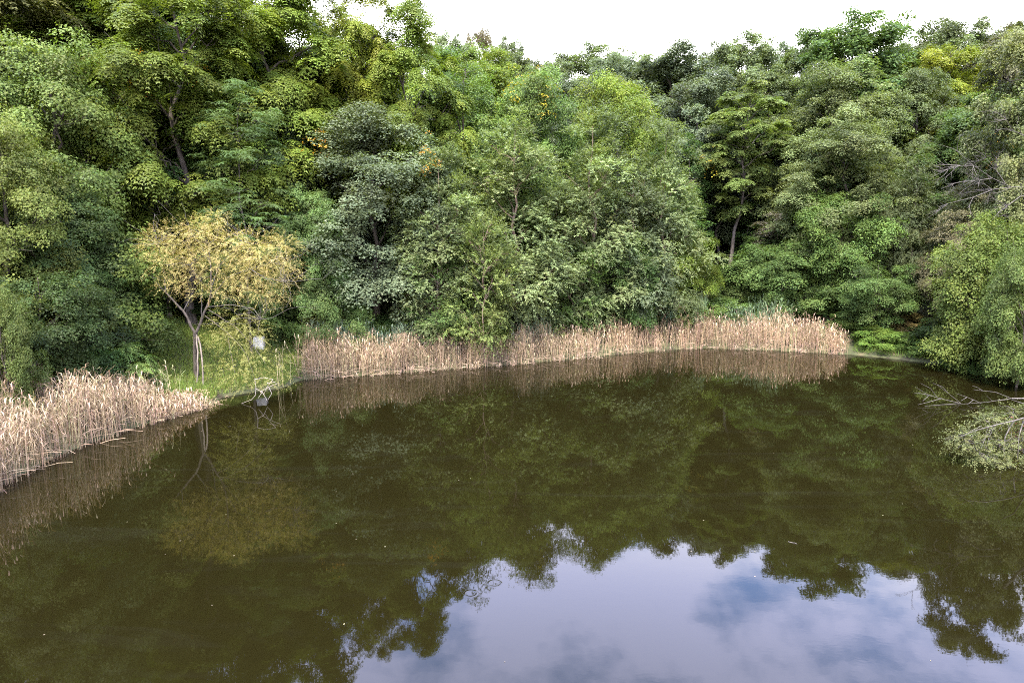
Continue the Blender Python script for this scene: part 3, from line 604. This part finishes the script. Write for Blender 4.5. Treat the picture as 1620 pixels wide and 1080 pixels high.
def blades(name, XY, hmin, hmax, w, color, label, seed, kind_mat=None, lean=.35):
    rng = np.random.default_rng(seed); n = len(XY); z = terrain_z(XY)
    P = np.concatenate([XY, np.maximum(z, -.05)[:, None]], 1); h = rng.uniform(hmin, hmax, n)
    A = Z + rng.normal(0, lean, (n, 3)); Nn = rdir(rng, n)
    V_, F_, t, hu = leaves_geo(P, A, Nn, h, np.full(n, w), rng.uniform(.7, 1.3, n), .5 + rng.normal(0, .015, n))
    o = link(name, np_mesh(name, V_, F_, kind_mat or M_LEAF, t, hu), None, color, 'stuff'); o['label'] = label
    return o
def grass_pts(seed, n, x0, x1, y0, y1, dmin=.2):
    rng = np.random.default_rng(seed)
    px = rng.uniform(x0, x1, n); Y = rng.uniform(y0, y1, n); X = (px - 810) / FPX * (Y + 1.3)
    XY = np.stack([X, Y], 1); d = shore_dist(XY); return XY[d > dmin]
blades('grass', grass_pts(5, 46000, 190, 480, 36, 49), .12, .42, .035, (.115, .152, .034), 'bright mown grass on the bank around the willow', 6)
blades('grass', grass_pts(7, 9000, 1345, 1480, 47, 55), .2, .6, .04, (.085, .125, .025), 'rough grass at right end of the reeds', 8)

# ------------------------------------------------------------------ reeds
DRY = (.24, .172, .112)
def reeds(name, XY, hf, color, label, seed, green=False, fallen=0, wid=.017, jit=.07):
    rng = np.random.default_rng(seed); n = len(XY); z = np.maximum(terrain_z(XY), -.25)
    P = np.concatenate([XY, z[:, None]], 1); h = hf * rng.uniform(.62, 1.12, n) * (.90 + .13 * np.sin(XY[:, 0] * .9 + 1.1 * np.sin(XY[:, 0] * .37)) + .07 * np.sin(XY[:, 0] * 2.7 + XY[:, 1]))
    Vs, Fs, Ts, Hs, off = [], [], [], [], 0
    def ribbon(pts, ws, side, tone, hue):
        nonlocal off
        k = len(pts); m = len(pts[0])
        arr = np.stack([np.stack([p - side * w[:, None] / 2, p + side * w[:, None] / 2], 1) for p, w in zip(pts, ws)], 1)   # m,k,2,3
        Vs.append(arr.reshape(-1, 3)); b = np.arange(m)[:, None] * (2 * k) + off
        for j in range(k - 1):
            q = b + np.array([2 * j, 2 * j + 1, 2 * j + 3, 2 * j + 2]); Fs.append(q)
        Ts.append(np.repeat(tone, 2 * k)); Hs.append(np.repeat(hue, 2 * k)); off += m * 2 * k
    az = rng.uniform(0, 6.28, n); side = np.stack([np.cos(az), np.sin(az), 0 * az], 1)
    ln = rng.normal(0, jit, (n, 3)); ln[:, 2] = 0; cl = np.stack([np.sin(XY[:, 0] * 2.1), np.cos(XY[:, 1] * 1.7 + XY[:, 0]), 0 * az], 1) * .05; ln = ln + cl
    big = rng.random(n) < .10; ln[big] *= 5
    tone = np.clip(rng.normal(1, .28, n) * (1 + .16 * np.sin(XY[:, 0] * 1.3 + 2 * np.sin(XY[:, 0] * .5))), .4, 1.6); hue = .5 + np.where(rng.random(n) < .12, .05, 0) + rng.normal(0, .014, n)
    tip = P + (Z + ln * 1.0) * h[:, None]; mid = P + (Z + ln * .55) * (h * .55)[:, None]
    w = wid * rng.uniform(.7, 1.3, n)
    cross = np.stack([-side[:, 1], side[:, 0], side[:, 2]], 1)
    ribbon([P, mid, tip], [w, w * .9, w * .4], side, tone, hue); ribbon([P, mid, tip], [w, w * .9, w * .4], cross, tone, hue)
    for k in range(3):      # dry leaves folding off the stalk
        s = rng.uniform(.35, .98, n)[:, None]; b = P + (Z + ln * s) * (h[:, None] * s)
        a2 = rng.uniform(0, 6.28, n); o = np.stack([np.cos(a2), np.sin(a2), 0 * a2], 1); l = (rng.uniform(.25, .55, n) * np.clip(hf / 2.4, .5, 1.2))[:, None]
        sd = np.stack([-o[:, 1], o[:, 0], 0 * a2], 1); up = rng.uniform(.2, .9, n)[:, None]; dn = rng.uniform(-.3, .75, n)[:, None]
        ribbon([b, b + o * l * .45 + Z * l * up * .6, b + o * l * .9 + Z * l * (up * .6 - dn)], [w * .7, w * 1.05, w * .3], sd, tone * rng.uniform(.8, 1.15, n), hue)
    pl = rng.random(n) < (.3 if green else .45)  # plumes
    if pl.any():
        a2 = rng.uniform(0, 6.28, n)[pl]; o = np.stack([np.cos(a2), np.sin(a2), 0 * a2], 1); t0 = tip[pl]; m = pl.sum()
        sd = np.stack([-o[:, 1], o[:, 0], 0 * a2], 1)
        ribbon([t0 - Z * .08, t0 + Z * .12 + o * .05, t0 + Z * .16 + o * .2], [np.full(m, .02), np.full(m, .055), np.full(m, .012)], sd, tone[pl] * .85, hue[pl] - .004)
    if fallen:
        i = rng.integers(0, n, fallen); a2 = rng.normal(.2, .6, fallen) + np.where(rng.random(fallen) < .5, 0, math.pi)
        o = np.stack([np.cos(a2), np.sin(a2) * .6, rng.uniform(-.02, .42, fallen)], 1); b = P[i] + Z * rng.uniform(.03, .5, fallen)[:, None]; l = (rng.uniform(.3, .9, fallen) * np.clip(hf[i] * .6, .5, 1.5))[:, None]
        sd = unit(np.cross(o, rdir(rng, fallen))); ww = np.full(fallen, wid * 1.0)
        ribbon([b, b + o * l * .5 + Z * .04, b + o * l - Z * .05], [ww, ww, ww * .6], sd, np.clip(rng.normal(1.12, .2, fallen), .6, 1.6), .5 + rng.normal(0, .01, fallen) - .006)
    me = np_mesh(name, np.concatenate(Vs), np.concatenate(Fs), M_REED, np.concatenate(Ts), np.concatenate(Hs))
    o = link(name, me, None, color, 'stuff'); o['label'] = label
    return o
def reed_pts(seed, n, x0, x1, dlo, dhi, power=1.0):
    """points along the shore between two photo columns, dlo..dhi metres from the water's edge"""
    rng = np.random.default_rng(seed)
    pts = [(p, np.array(s)) for p, s in zip(shore_px, shore)]
    t = rng.uniform(x0, x1, n); X = np.interp(t, [p[0][0] for p in pts], [p[1][0] for p in pts]); Y = np.interp(t, [p[0][0] for p in pts], [p[1][1] for p in pts])
    X2 = np.interp(t + 4, [p[0][0] for p in pts], [p[1][0] for p in pts]); Y2 = np.interp(t + 4, [p[0][0] for p in pts], [p[1][1] for p in pts])
    tx = unit(np.stack([X2 - X, Y2 - Y], 1)); nrm = np.stack([-tx[:, 1], tx[:, 0]], 1)
    clump = .5 + .5 * np.sin(t * .11 + 1.2 * np.sin(t * .043))
    keep = rng.random(n) < (.45 + .55 * clump) * np.clip(np.minimum(t - x0, x1 - t) / 22 + .12, 0, 1)
    d = dlo + (dhi - dlo) * rng.random(n) ** power
    return (np.stack([X, Y], 1) + nrm * d[:, None])[keep], t[keep]
p, t = reed_pts(11, 5600, -150, 300, -.45, 4.6)
reeds('reed_bed', p, np.interp(t, [-150, 60, 140, 210, 260, 300], [2.9, 2.7, 2.9, 2.3, 1.3, .7]), DRY, 'tall dry tan reeds in the bed at left edge', 12, fallen=900, wid=.018)
p, t = reed_pts(13, 900, 225, 345, -.4, 1.0)
reeds('reed_bed', p, np.interp(t, [225, 300, 345], [.9, .6, .4]), (.26, .18, .12), 'short broken reeds around the willow stems', 14, fallen=500, wid=.016, jit=.15)
p, t = reed_pts(15, 70, 225, 330, 1.0, 3.0)
reeds('reed_bed', p, np.full(len(p), 1.9), (.26, .25, .13), 'thin greenish reeds on the bank left of willow trunk', 16, green=True)
p, t = reed_pts(17, 4000, 472, 960, -.3, 2.0)
reeds('reed_bed', p, np.interp(t, [472, 520, 640, 760, 800, 830, 900, 960], [2.3, 2.4, 2.3, 1.7, 1.5, 1.9, 2.1, 1.9]), DRY, 'long dry reed bed along the middle of the far shore', 18, fallen=900)
p, t = reed_pts(19, 3100, 960, 1345, -.3, 2.2)
reeds('reed_bed', p, np.interp(t, [960, 1020, 1070, 1160, 1300, 1345], [1.8, 1.8, 1.9, 2.3, 2.2, 1.3]), (.265, .182, .118), 'bright straw coloured reed bed on the right of the far shore', 20, fallen=700)
p, t = reed_pts(29, 420, 475, 1340, -.75, .1)
reeds('reed_bed', p, np.full(len(p), .75), (.26, .18, .13), 'broken stubs standing in the shallows before the far reeds', 30, fallen=260, jit=.2)
p, t = reed_pts(21, 900, 490, 760, 1.6, 3.2)
reeds('green_reeds', p, np.full(len(p), 2.7), (.10, .13, .085), 'green reed tops standing behind left half of middle bed', 22, green=True, wid=.024)
p, t = reed_pts(23, 520, 1060, 1260, 1.8, 3.6)
reeds('green_reeds', p, np.full(len(p), 3.0), (.095, .13, .07), 'blue green reed tops standing behind the right bed', 24, green=True, wid=.026)
p, t = reed_pts(27, 140, 820, 900, 1.0, 2.0)
reeds('green_reeds', p, np.full(len(p), 2.5), (.12, .15, .09), 'sparse green reeds at the gap in middle bed', 28, green=True, wid=.022)
p, t = reed_pts(25, 26, 438, 468, .0, .8)
reeds('reed_bed', p, np.full(len(p), 2.5), (.28, .24, .14), 'few lone reeds on the grass right of the white block', 26, green=True, wid=.022)

# ------------------------------------------------------------------ golden willow
def build_willow():
    rng = np.random.default_rng(31)
    root = bpy.data.objects.new('willow_tree', None); COL.objects.link(root)
    b = ground_at(313, 628); b[1] += .6; b[2] = float(terrain_z([b[:2]])[0]); root.location = b
    tag(root, 'golden yellow willow leaning from the bank above the reeds', 'tree')
    Yw = b[1]
    def q(px, py, dy=0.0): return at(px, py, Yw + dy) - b
    def part(name, tubes, mat=M_BARK):
        t = Tubes()
        for pts, r0, r1 in tubes:
            pts = np.array(pts); k = 10; s = np.linspace(0, 1, len(pts)); ss = np.linspace(0, 1, k)
            pp = np.stack([np.interp(ss, s, pts[:, i]) for i in range(3)], 1); pp[1:-1] += rng.normal(0, .018, (k - 2, 3))
            t.add(pp, np.linspace(r0, r1, k), 7)
        return link(name, t.mesh(name, mat), root)
    part('trunk', [([q(312, 640, .9), q(311, 600, .9), q(310, 560, .7), q(309, 525, .3)], .17, .13)])
    part('stem', [([q(304, 640, -.3), q(311, 610), q(314, 570), q(311, 528, .3)], .035, .045)], M_PALE)
    part('stem', [([q(328, 648, -.4), q(322, 610), q(320, 570), q(313, 532, .3)], .042, .05)], M_PALE)
    tips = []
    limbs = [[(309, 527), (290, 492), (262, 462), (238, 438)], [(311, 525), (325, 490), (334, 470), (334, 420), (330, 385)], [(334, 472), (358, 440), (395, 425), (430, 415)],
             [(330, 485), (365, 482), (400, 488), (412, 505)], [(334, 455), (350, 415), (385, 385)], [(320, 505), (318, 470), (322, 450), (300, 420)],
             [(262, 462), (258, 420), (250, 385)], [(334, 420), (320, 390), (300, 365)], [(290, 492), (305, 460), (320, 440)], [(395, 425), (420, 440), (450, 445)]]
    dys = [0, .2, -.8, -1.4, 1.0, -.6, .4, .9, .5, -1.2]
    for l, dy in zip(limbs, dys):
        n = len(l); pts = [q(x, y, .3 + dy * i / (n - 1)) for i, (x, y) in enumerate(l)]
        big = l[0][1] > 515
        part('branch', [(pts,   .085 if big else .032, .026 if big else .01)], M_BARK if big else M_GREYWOOD); tips.append(pts[-1])
    tw = Tubes()
    for _ in range(150):
        j = rng.integers(len(tips)); e = tips[j] + rng.normal(0, .9, 3) * np.array([1.2, 1, .8]) + np.array([0, 0, .5])
        tw.add(bend(rng, tips[j], e, 5, .08), np.linspace(.012, .004, 5), 3)
    link('twigs', tw.mesh('twigs', M_GREYWOOD), root, kind='stuff')
    def cloud(name, lobes, nspr, col, seed, **kw):
        g = np.random.default_rng(seed)
        C = np.array([q(x, y, dy) for x, y, _, _, dy in lobes]); RR = np.array([[rx / FPX * Yw, rx / FPX * Yw * .9, ry / FPX * Yw] for _, _, rx, ry, _ in lobes])
        pk = g.choice(len(C), nspr, p=(RR[:, 0] * RR[:, 2]) / (RR[:, 0] * RR[:, 2]).sum()); d = rdir(g, nspr); d[:, 2] = d[:, 2] * .75 + .2; d = unit(d)
        p = C[pk] + d * RR[pk] * (g.random((nspr, 1)) ** .45)
        lt = 1 + g.normal(0, .12, len(C)); tone = lt[pk] * (1 + g.normal(0, .09, nspr))
        parts = spray_twig(g, p, d, np.clip(tone, .5, 1.6), .5 + g.normal(0, .012, nspr), **kw)
        return link(name, leaf_mesh(name, [parts]), root, col, 'stuff')
    cloud('crown', [(340, 464, 52, 12, .1), (432, 470, 28, 13, .3), (270, 452, 22, 16, -.2), (252, 418, 24, 26, -.3), (452, 425, 26, 24, .2), (446, 455, 26, 18, .5), (300, 442, 26, 18, -.4), (372, 452, 40, 20, .4), (410, 462, 34, 16, .2), (340, 350, 26, 16, .3), (320, 372, 42, 30, 0), (280, 380, 50, 32, .6), (250, 390, 28, 26, -.5), (360, 390, 50, 30, -.4), (405, 395, 52, 32, .3), (446, 392, 30, 24, -.3), (340, 420, 60, 36, .8),
                    (395, 432, 50, 32, .6), (435, 430, 26, 24, .8), (318, 355, 18, 16, .2), (300, 410, 40, 28, .9), (425, 412, 34, 20, -.6), (275, 412, 30, 22, .5)],
          3500, (.285, .235, .090), 41, k=22, tw=.6, L=.085, wid=.24, droop=.35, out=.8, side=.5)
    o = cloud('lower_boughs', [(375, 545, 40, 24, -1.2), (410, 570, 42, 22, -1.5), (370, 585, 38, 20, -1.7), (425, 600, 34, 14, -2), (395, 605, 40, 14, -2.2), (395, 520, 40, 20, -.8), (402, 536, 24, 12, -1), (350, 530, 28, 22, -.6), (440, 590, 20, 14, -1.6), (372, 500, 40, 16, -.2)],
              1000, (.165, .16, .05), 43, k=18, tw=.55, L=.10, wid=.22, droop=.45, out=.8, side=.5)
    o['label'] = 'olive yellow boughs trailing over the grass'
    lb = [[(325, 500), (360, 525), (390, 560), (403, 600)], [(330, 490), (370, 515), (400, 545), (420, 575)], [(360, 525), (365, 560), (372, 590)]]
    for l in lb:
        n = len(l); part('branch', [([q(x, y, -.4 - 1.6 * i / (n - 1)) for i, (x, y) in enumerate(l)], .022, .010)], M_BARK)
    # bleached dead fork dangling over the water
    dead = [[(403, 600), (405, 612), (404, 625), (398, 632), (382, 638)], [(404, 614), (415, 620), (423, 634)], [(412, 620), (425, 612), (442, 605)], [(403, 600), (418, 597), (432, 600)],
            [(425, 612), (430, 622), (424, 632)], [(415, 620), (408, 630)], [(432, 600), (424, 610), (418, 622)], [(423, 606), (436, 604)]]
    t = Tubes()
    for l in dead:
        pts = np.array([q(x, y, -2.1) for x, y in l]); t.add(pts, np.linspace(.02, .008, len(pts)), 5)
    o = link('dead_fork', t.mesh('dead_fork', M_BLEACHED), root); o['label'] = 'bleached bare fork hanging over the water'
build_willow()

# ------------------------------------------------------------------ white block, log, snag, dead boughs
def build_block():
    import bmesh
    c = at(410, 541, 46.0); z = float(terrain_z([c[:2]])[0])
    bm = bmesh.new(); bmesh.ops.create_cube(bm, size=1)
    for v in bm.verts:
        v.co.x *= .64 + (.05 if v.co.z < 0 else 0); v.co.y *= .6; v.co.z = v.co.z * .86
        v.co.x += random.Random(int((v.co.x + v.co.z * 3 + v.co.y * 7) * 100)).uniform(-.03, .03)
    bmesh.ops.bevel(bm, geom=bm.edges[:], offset=.018, segments=2, affect='EDGES')
    me = bpy.data.meshes.new('white_block'); bm.to_mesh(me); bm.free(); me.materials.append(M_STONE)
    o = link('white_block', me, None, None, None, (c[0], c[1], z + .38)); o.rotation_euler = (0, .04, .18)
    tag(o, 'weathered white stone block on the grass beyond the willow boughs', 'stone block')
    # raised ground the block stands on is the bank itself
build_block()

def build_log():
    g = np.random.default_rng(3); a = ground_at(336, 618, .12); b = ground_at(384, 610, .12)
    t = Tubes(); p = bend(g, a, b, 7, .02); t.add(p, np.array([.05, .11, .12, .115, .1, .09, .04]), 8)
    tag(link('log', t.mesh('log', M_BARK)), 'dark log lying along the waterline right of the willow stems', 'log')
build_log()

def twigs(t, rng, p, d, ln, r, depth, spread=.6, grav=0.0, kids=4):
    k = 6; pts = [np.array(p)]; dd = unit(np.array(d, float))
    for i in range(k):
        dd = unit(dd + rng.normal(0, .12, 3) + np.array([0, 0, grav])); pts.append(pts[-1] + dd * ln / k)
    t.add(pts, np.linspace(r, r * .35, k + 1), 5 if depth > 1 else 4); ends = [pts[-1]]
    if depth:
        for i in range(kids):
            j = rng.integers(2, k + 1); nd = unit(dd + rng.normal(0, spread, 3)); ends += twigs(t, rng, pts[j], nd, ln * rng.uniform(.35, .6), r * .5, depth - 1, spread, grav, kids)
    return ends

def build_snag():
    rng = np.random.default_rng(9); X, Y = at(692, 520, 48.6)[:2]; z = float(terrain_z([(X, Y)])[0])
    t = Tubes(); h = at(690, 395, 48.6)[2] - z; sp = bend(rng, (0, 0, -.3), (.1, 0, h), 9, .012); t.add(sp, np.linspace(.06, .012, 9), 6)
    for i in range(15):
        s = rng.uniform(.35, .95); p = np.array([np.interp(s * h, sp[:, 2], sp[:, j]) for j in range(3)]); a = rng.uniform(0, 6.28)
        twigs(t, rng, p, (math.cos(a), math.sin(a), .55), rng.uniform(.7, 1.7) * (1.1 - s * .5), .02, 1, .5)
    o = link('dead_snag', t.mesh('dead_snag', M_PALE), None, None, None, (X, Y, z)); tag(o, 'bare pale dead sapling standing behind the middle reeds', 'dead tree')
    t = Tubes(); e = []
    X, Y = at(690, 540, 47.6)[:2]; z = float(terrain_z([(X, Y)])[0])
    for i in range(9): 
        a = rng.uniform(0, 6.28); e += twigs(t, rng, (0, 0, 1.0), (math.cos(a) * 1.6, math.sin(a) * .6, rng.uniform(.1, .9)), rng.uniform(1.2, 2.4), .025, 1, .5)
    t.add([(0, 0, -.3), (0, 0, 1.05)], [.06, .04], 6)
    root = bpy.data.objects.new('dead_shrub', None); COL.objects.link(root); root.location = (X, Y, z); tag(root, 'grey pink half dead shrub at foot of the bare snag', 'shrub')
    link('stems', t.mesh('stems', M_PALE), root); e = np.array(e)
    e = e[rng.random(len(e)) < .7]; n = len(e)
    link('withered_leaves', leaf_mesh('withered_leaves', [spray_maple(rng, e, unit(e + Z), np.ones(n), np.full(n, .5), k=4, L=.11, spread=.15)]), root, (.20, .11, .08), 'stuff')
build_snag()

def build_right_boughs():
    rng = np.random.default_rng(14)
    # leaning tree rooted on the right bank outside the frame; its bough dips to the water
    base = np.array([35.8, 27.5, 0]); base[2] = float(terrain_z([base[:2]])[0])
    root = bpy.data.objects.new('leaning_tree', None); COL.objects.link(root); root.location = base
    tag(root, 'leafy bough dipping to the water at the right edge', 'tree')
    def q(px, py, Y): return at(px, py, Y) - base
    t = Tubes(); tip = q(1640, 655, 28.2)
    t.add(bend(rng, (0, 0, -.3), tip, 8, .03, .10), np.linspace(.16, .06, 8), 8); link('trunk', t.mesh('trunk', M_BARK), root)
    arms = [[(1640, 655), (1605, 665), (1575, 672), (1545, 680), (1520, 690)], [(1605, 665), (1590, 690), (1588, 715), (1597, 740)], [(1575, 672), (1565, 690), (1559, 715)], [(1640, 655), (1625, 640), (1600, 632)],
            [(1572, 674), (1560, 690), (1552, 708)], [(1620, 662), (1612, 690), (1610, 725)], [(1545, 680), (1530, 700), (1510, 710)]]
    for l in arms:
        tt = Tubes(); pts = [q(x, y, 28.2 - .5 * i + rng.uniform(-.2, .2)) for i, (x, y) in enumerate(l)]; pts = np.array(pts)
        tt.add(pts, np.linspace(.035, .008, len(pts)), 6); link('branch', tt.mesh('branch', M_GREYWOOD), root)
    lob = [(1530, 700, 24, 16, 27.2), (1560, 665, 20, 14, 28), (1585, 700, 24, 18, 27.4), (1555, 720, 26, 16, 26.8), (1600, 655, 24, 16, 28.4), (1520, 690, 22, 14, 27), (1585, 735, 16, 10, 26.8), (1625, 715, 20, 22, 27.5), (1640, 665, 26, 24, 28.4), (1625, 690, 22, 18, 28)]
    C = np.array([q(x, y, Y) for x, y, _, _, Y in lob]); RR = np.array([[a / FPX * 28, a / FPX * 25, b / FPX * 28] for _, _, a, b, _ in lob]); n = 1100
    pk = rng.integers(0, len(C), n); d = rdir(rng, n); p = C[pk] + d * RR[pk] * (.25 + .95 * rng.random((n, 1)))
    tw = Tubes()
    for i in range(90):
        j = rng.integers(len(C)); k = (j + 1) % len(C); a0 = C[j] + rng.normal(0, .12, 3); tw.add(bend(rng, a0, p[rng.integers(n)] if rng.random() < .2 else C[j] + rdir(rng, 1)[0] * RR[j] * 1.15, 5, .1), np.linspace(.012, .004, 5), 4)
    link('twigs', tw.mesh('twigs', M_GREYWOOD), root, kind='stuff')
    link('crown', leaf_mesh('bough_leaves', [spray_twig(rng, p, d, np.clip(rng.normal(1, .2, n), .5, 1.5), .5 + rng.normal(0, .012, n), k=11, tw=.4, L=.085, wid=.45, droop=.25)], folded=True), root, (.085, .092, .034), 'stuff')
    pr = rng.normal(0, 1, (40, 3)) * np.array([.25, .25, .35]) + q(1612, 690, 28.6)
    o = link('withered_leaves', leaf_mesh('bough_withered', [spray_maple(rng, pr, rdir(rng, 40), np.ones(40), np.full(40, .5), k=6, L=.09, spread=.15)]), root, (.22, .09, .055), 'stuff')
    # bleached branches lying low over the water
    base = np.array([37.2, 37.5, 0]); base[2] = float(terrain_z([base[:2]])[0])
    root = bpy.data.objects.new('fallen_branch', None); COL.objects.link(root); root.location = base
    tag(root, 'bleached bare branch lying low over the water on right', 'branch')
    t = Tubes(); t.add(bend(rng, (0, 0, .05), q(1600, 630, 37.0), 8, .01, .02), np.linspace(.09, .04, 8), 6); link('limb', t.mesh('limb', M_GREYWOOD), root)
    ls = [[(1600, 630), (1575, 620), (1555, 618), (1540, 616)], [(1595, 632), (1570, 634), (1560, 625)], [(1600, 630), (1560, 636), (1520, 639)], [(1520, 639), (1495, 632), (1470, 625), (1448, 612)], [(1520, 639), (1500, 622), (1482, 608)], [(1552, 638), (1530, 628), (1512, 622)],
          [(1490, 630), (1468, 636), (1452, 640)], [(1470, 625), (1460, 634)], [(1500, 622), (1492, 612), (1476, 606)], [(1475, 626), (1456, 622), (1446, 622)], [(1520, 639), (1490, 645), (1462, 654)], [(1540, 632), (1530, 640)], [(1482, 628), (1472, 614), (1456, 606)],
          [(1555, 618), (1545, 612), (1538, 610)], [(1530, 628), (1520, 634)]]
    for l in ls:
        tt = Tubes(); pts = np.array([q(x, y, 37.0 - .3 * i) for i, (x, y) in enumerate(l)])
        pts[:, 2] = np.maximum(pts[:, 2], -base[2] + .02); tt.add(pts, np.linspace(.018, .006, len(pts)), 5); link('branch', tt.mesh('branch', M_GREYWOOD), root)
    # bare grey limbs reaching in above
    base = np.array([45.5, 44.0, 0]); base[2] = float(terrain_z([base[:2]])[0])
    root = bpy.data.objects.new('bare_tree', None); COL.objects.link(root); root.location = base
    tag(root, 'bare grey limbs reaching in from the right above faded tree', 'dead tree')
    t = Tubes(); hub = q(1650, 297, 43.5); t.add(bend(rng, (0, 0, -.3), hub + np.array([.6, 0, 2.5]), 8, .02), np.linspace(.2, .1, 8), 8); link('trunk', t.mesh('trunk', M_GREYWOOD), root)
    for a, bnd in [((1650, 297), [(1600, 296), (1570, 282), (1540, 262), (1515, 240)]), ((1600, 296), [(1570, 300), (1540, 312), (1500, 322)]), ((1650, 310), [(1615, 310), (1595, 325), (1580, 335)]), ((1660, 230), [(1620, 215), (1600, 205), (1592, 190)]),
                   ((1570, 282), [(1550, 285), (1520, 288)]), ((1590, 290), [(1575, 268), (1560, 250)]), ((1540, 262), [(1520, 262), (1500, 268)])]:
        pts = np.array([q(x, y, 43.3 - .25 * i) for i, (x, y) in enumerate([a] + bnd)]); tt = Tubes()
        tt.add(pts, np.linspace(.028, .010, len(pts)), 5)
        for i in range(9):
            j = rng.integers(1, len(pts)); dd = unit(pts[j] - pts[j - 1]); twigs(tt, rng, pts[j], dd + rng.normal(0, .5, 3), rng.uniform(.6, 1.5), .016, 1, .5, 0, 3)
        link('branch', tt.mesh('branch', M_GREYWOOD), root)
build_right_boughs()

# ------------------------------------------------------------------ bits afloat
def build_floating():
    rng = np.random.default_rng(88); n = 45
    P = np.array([ground_at(rng.uniform(60, 1560), 575 + 480 * rng.random() ** 1.3, .006) for _ in range(n)]); P = P[shore_dist(P[:, :2]) < -.4]; n = len(P)
    a = rng.uniform(0, 6.28, n); A = np.stack([np.cos(a), np.sin(a), 0 * a], 1)
    V_, F_, t, h = leaves_geo(P, A, np.tile(Z, (n, 1)) + rng.normal(0, .1, (n, 3)), rng.uniform(.03, .07, n), rng.uniform(.02, .04, n), rng.uniform(.6, 1.3, n), .5 + rng.normal(0, .03, n))
    o = link('fallen_leaves', np_mesh('fallen_leaves', V_, F_, M_REED, t, h), None, (.20, .17, .10), 'stuff'); o['label'] = 'small pale leaves floating scattered over the pond'
    t = Tubes(); a, b = ground_at(1247, 856, .01), ground_at(1261, 860, .01); t.add(bend(rng, a, b, 5, .02), [.008, .013, .013, .012, .006], 6)
    tag(link('floating_stick', t.mesh('floating_stick', M_GREYWOOD)), 'short pale stick afloat on the open water', 'stick')
build_floating()
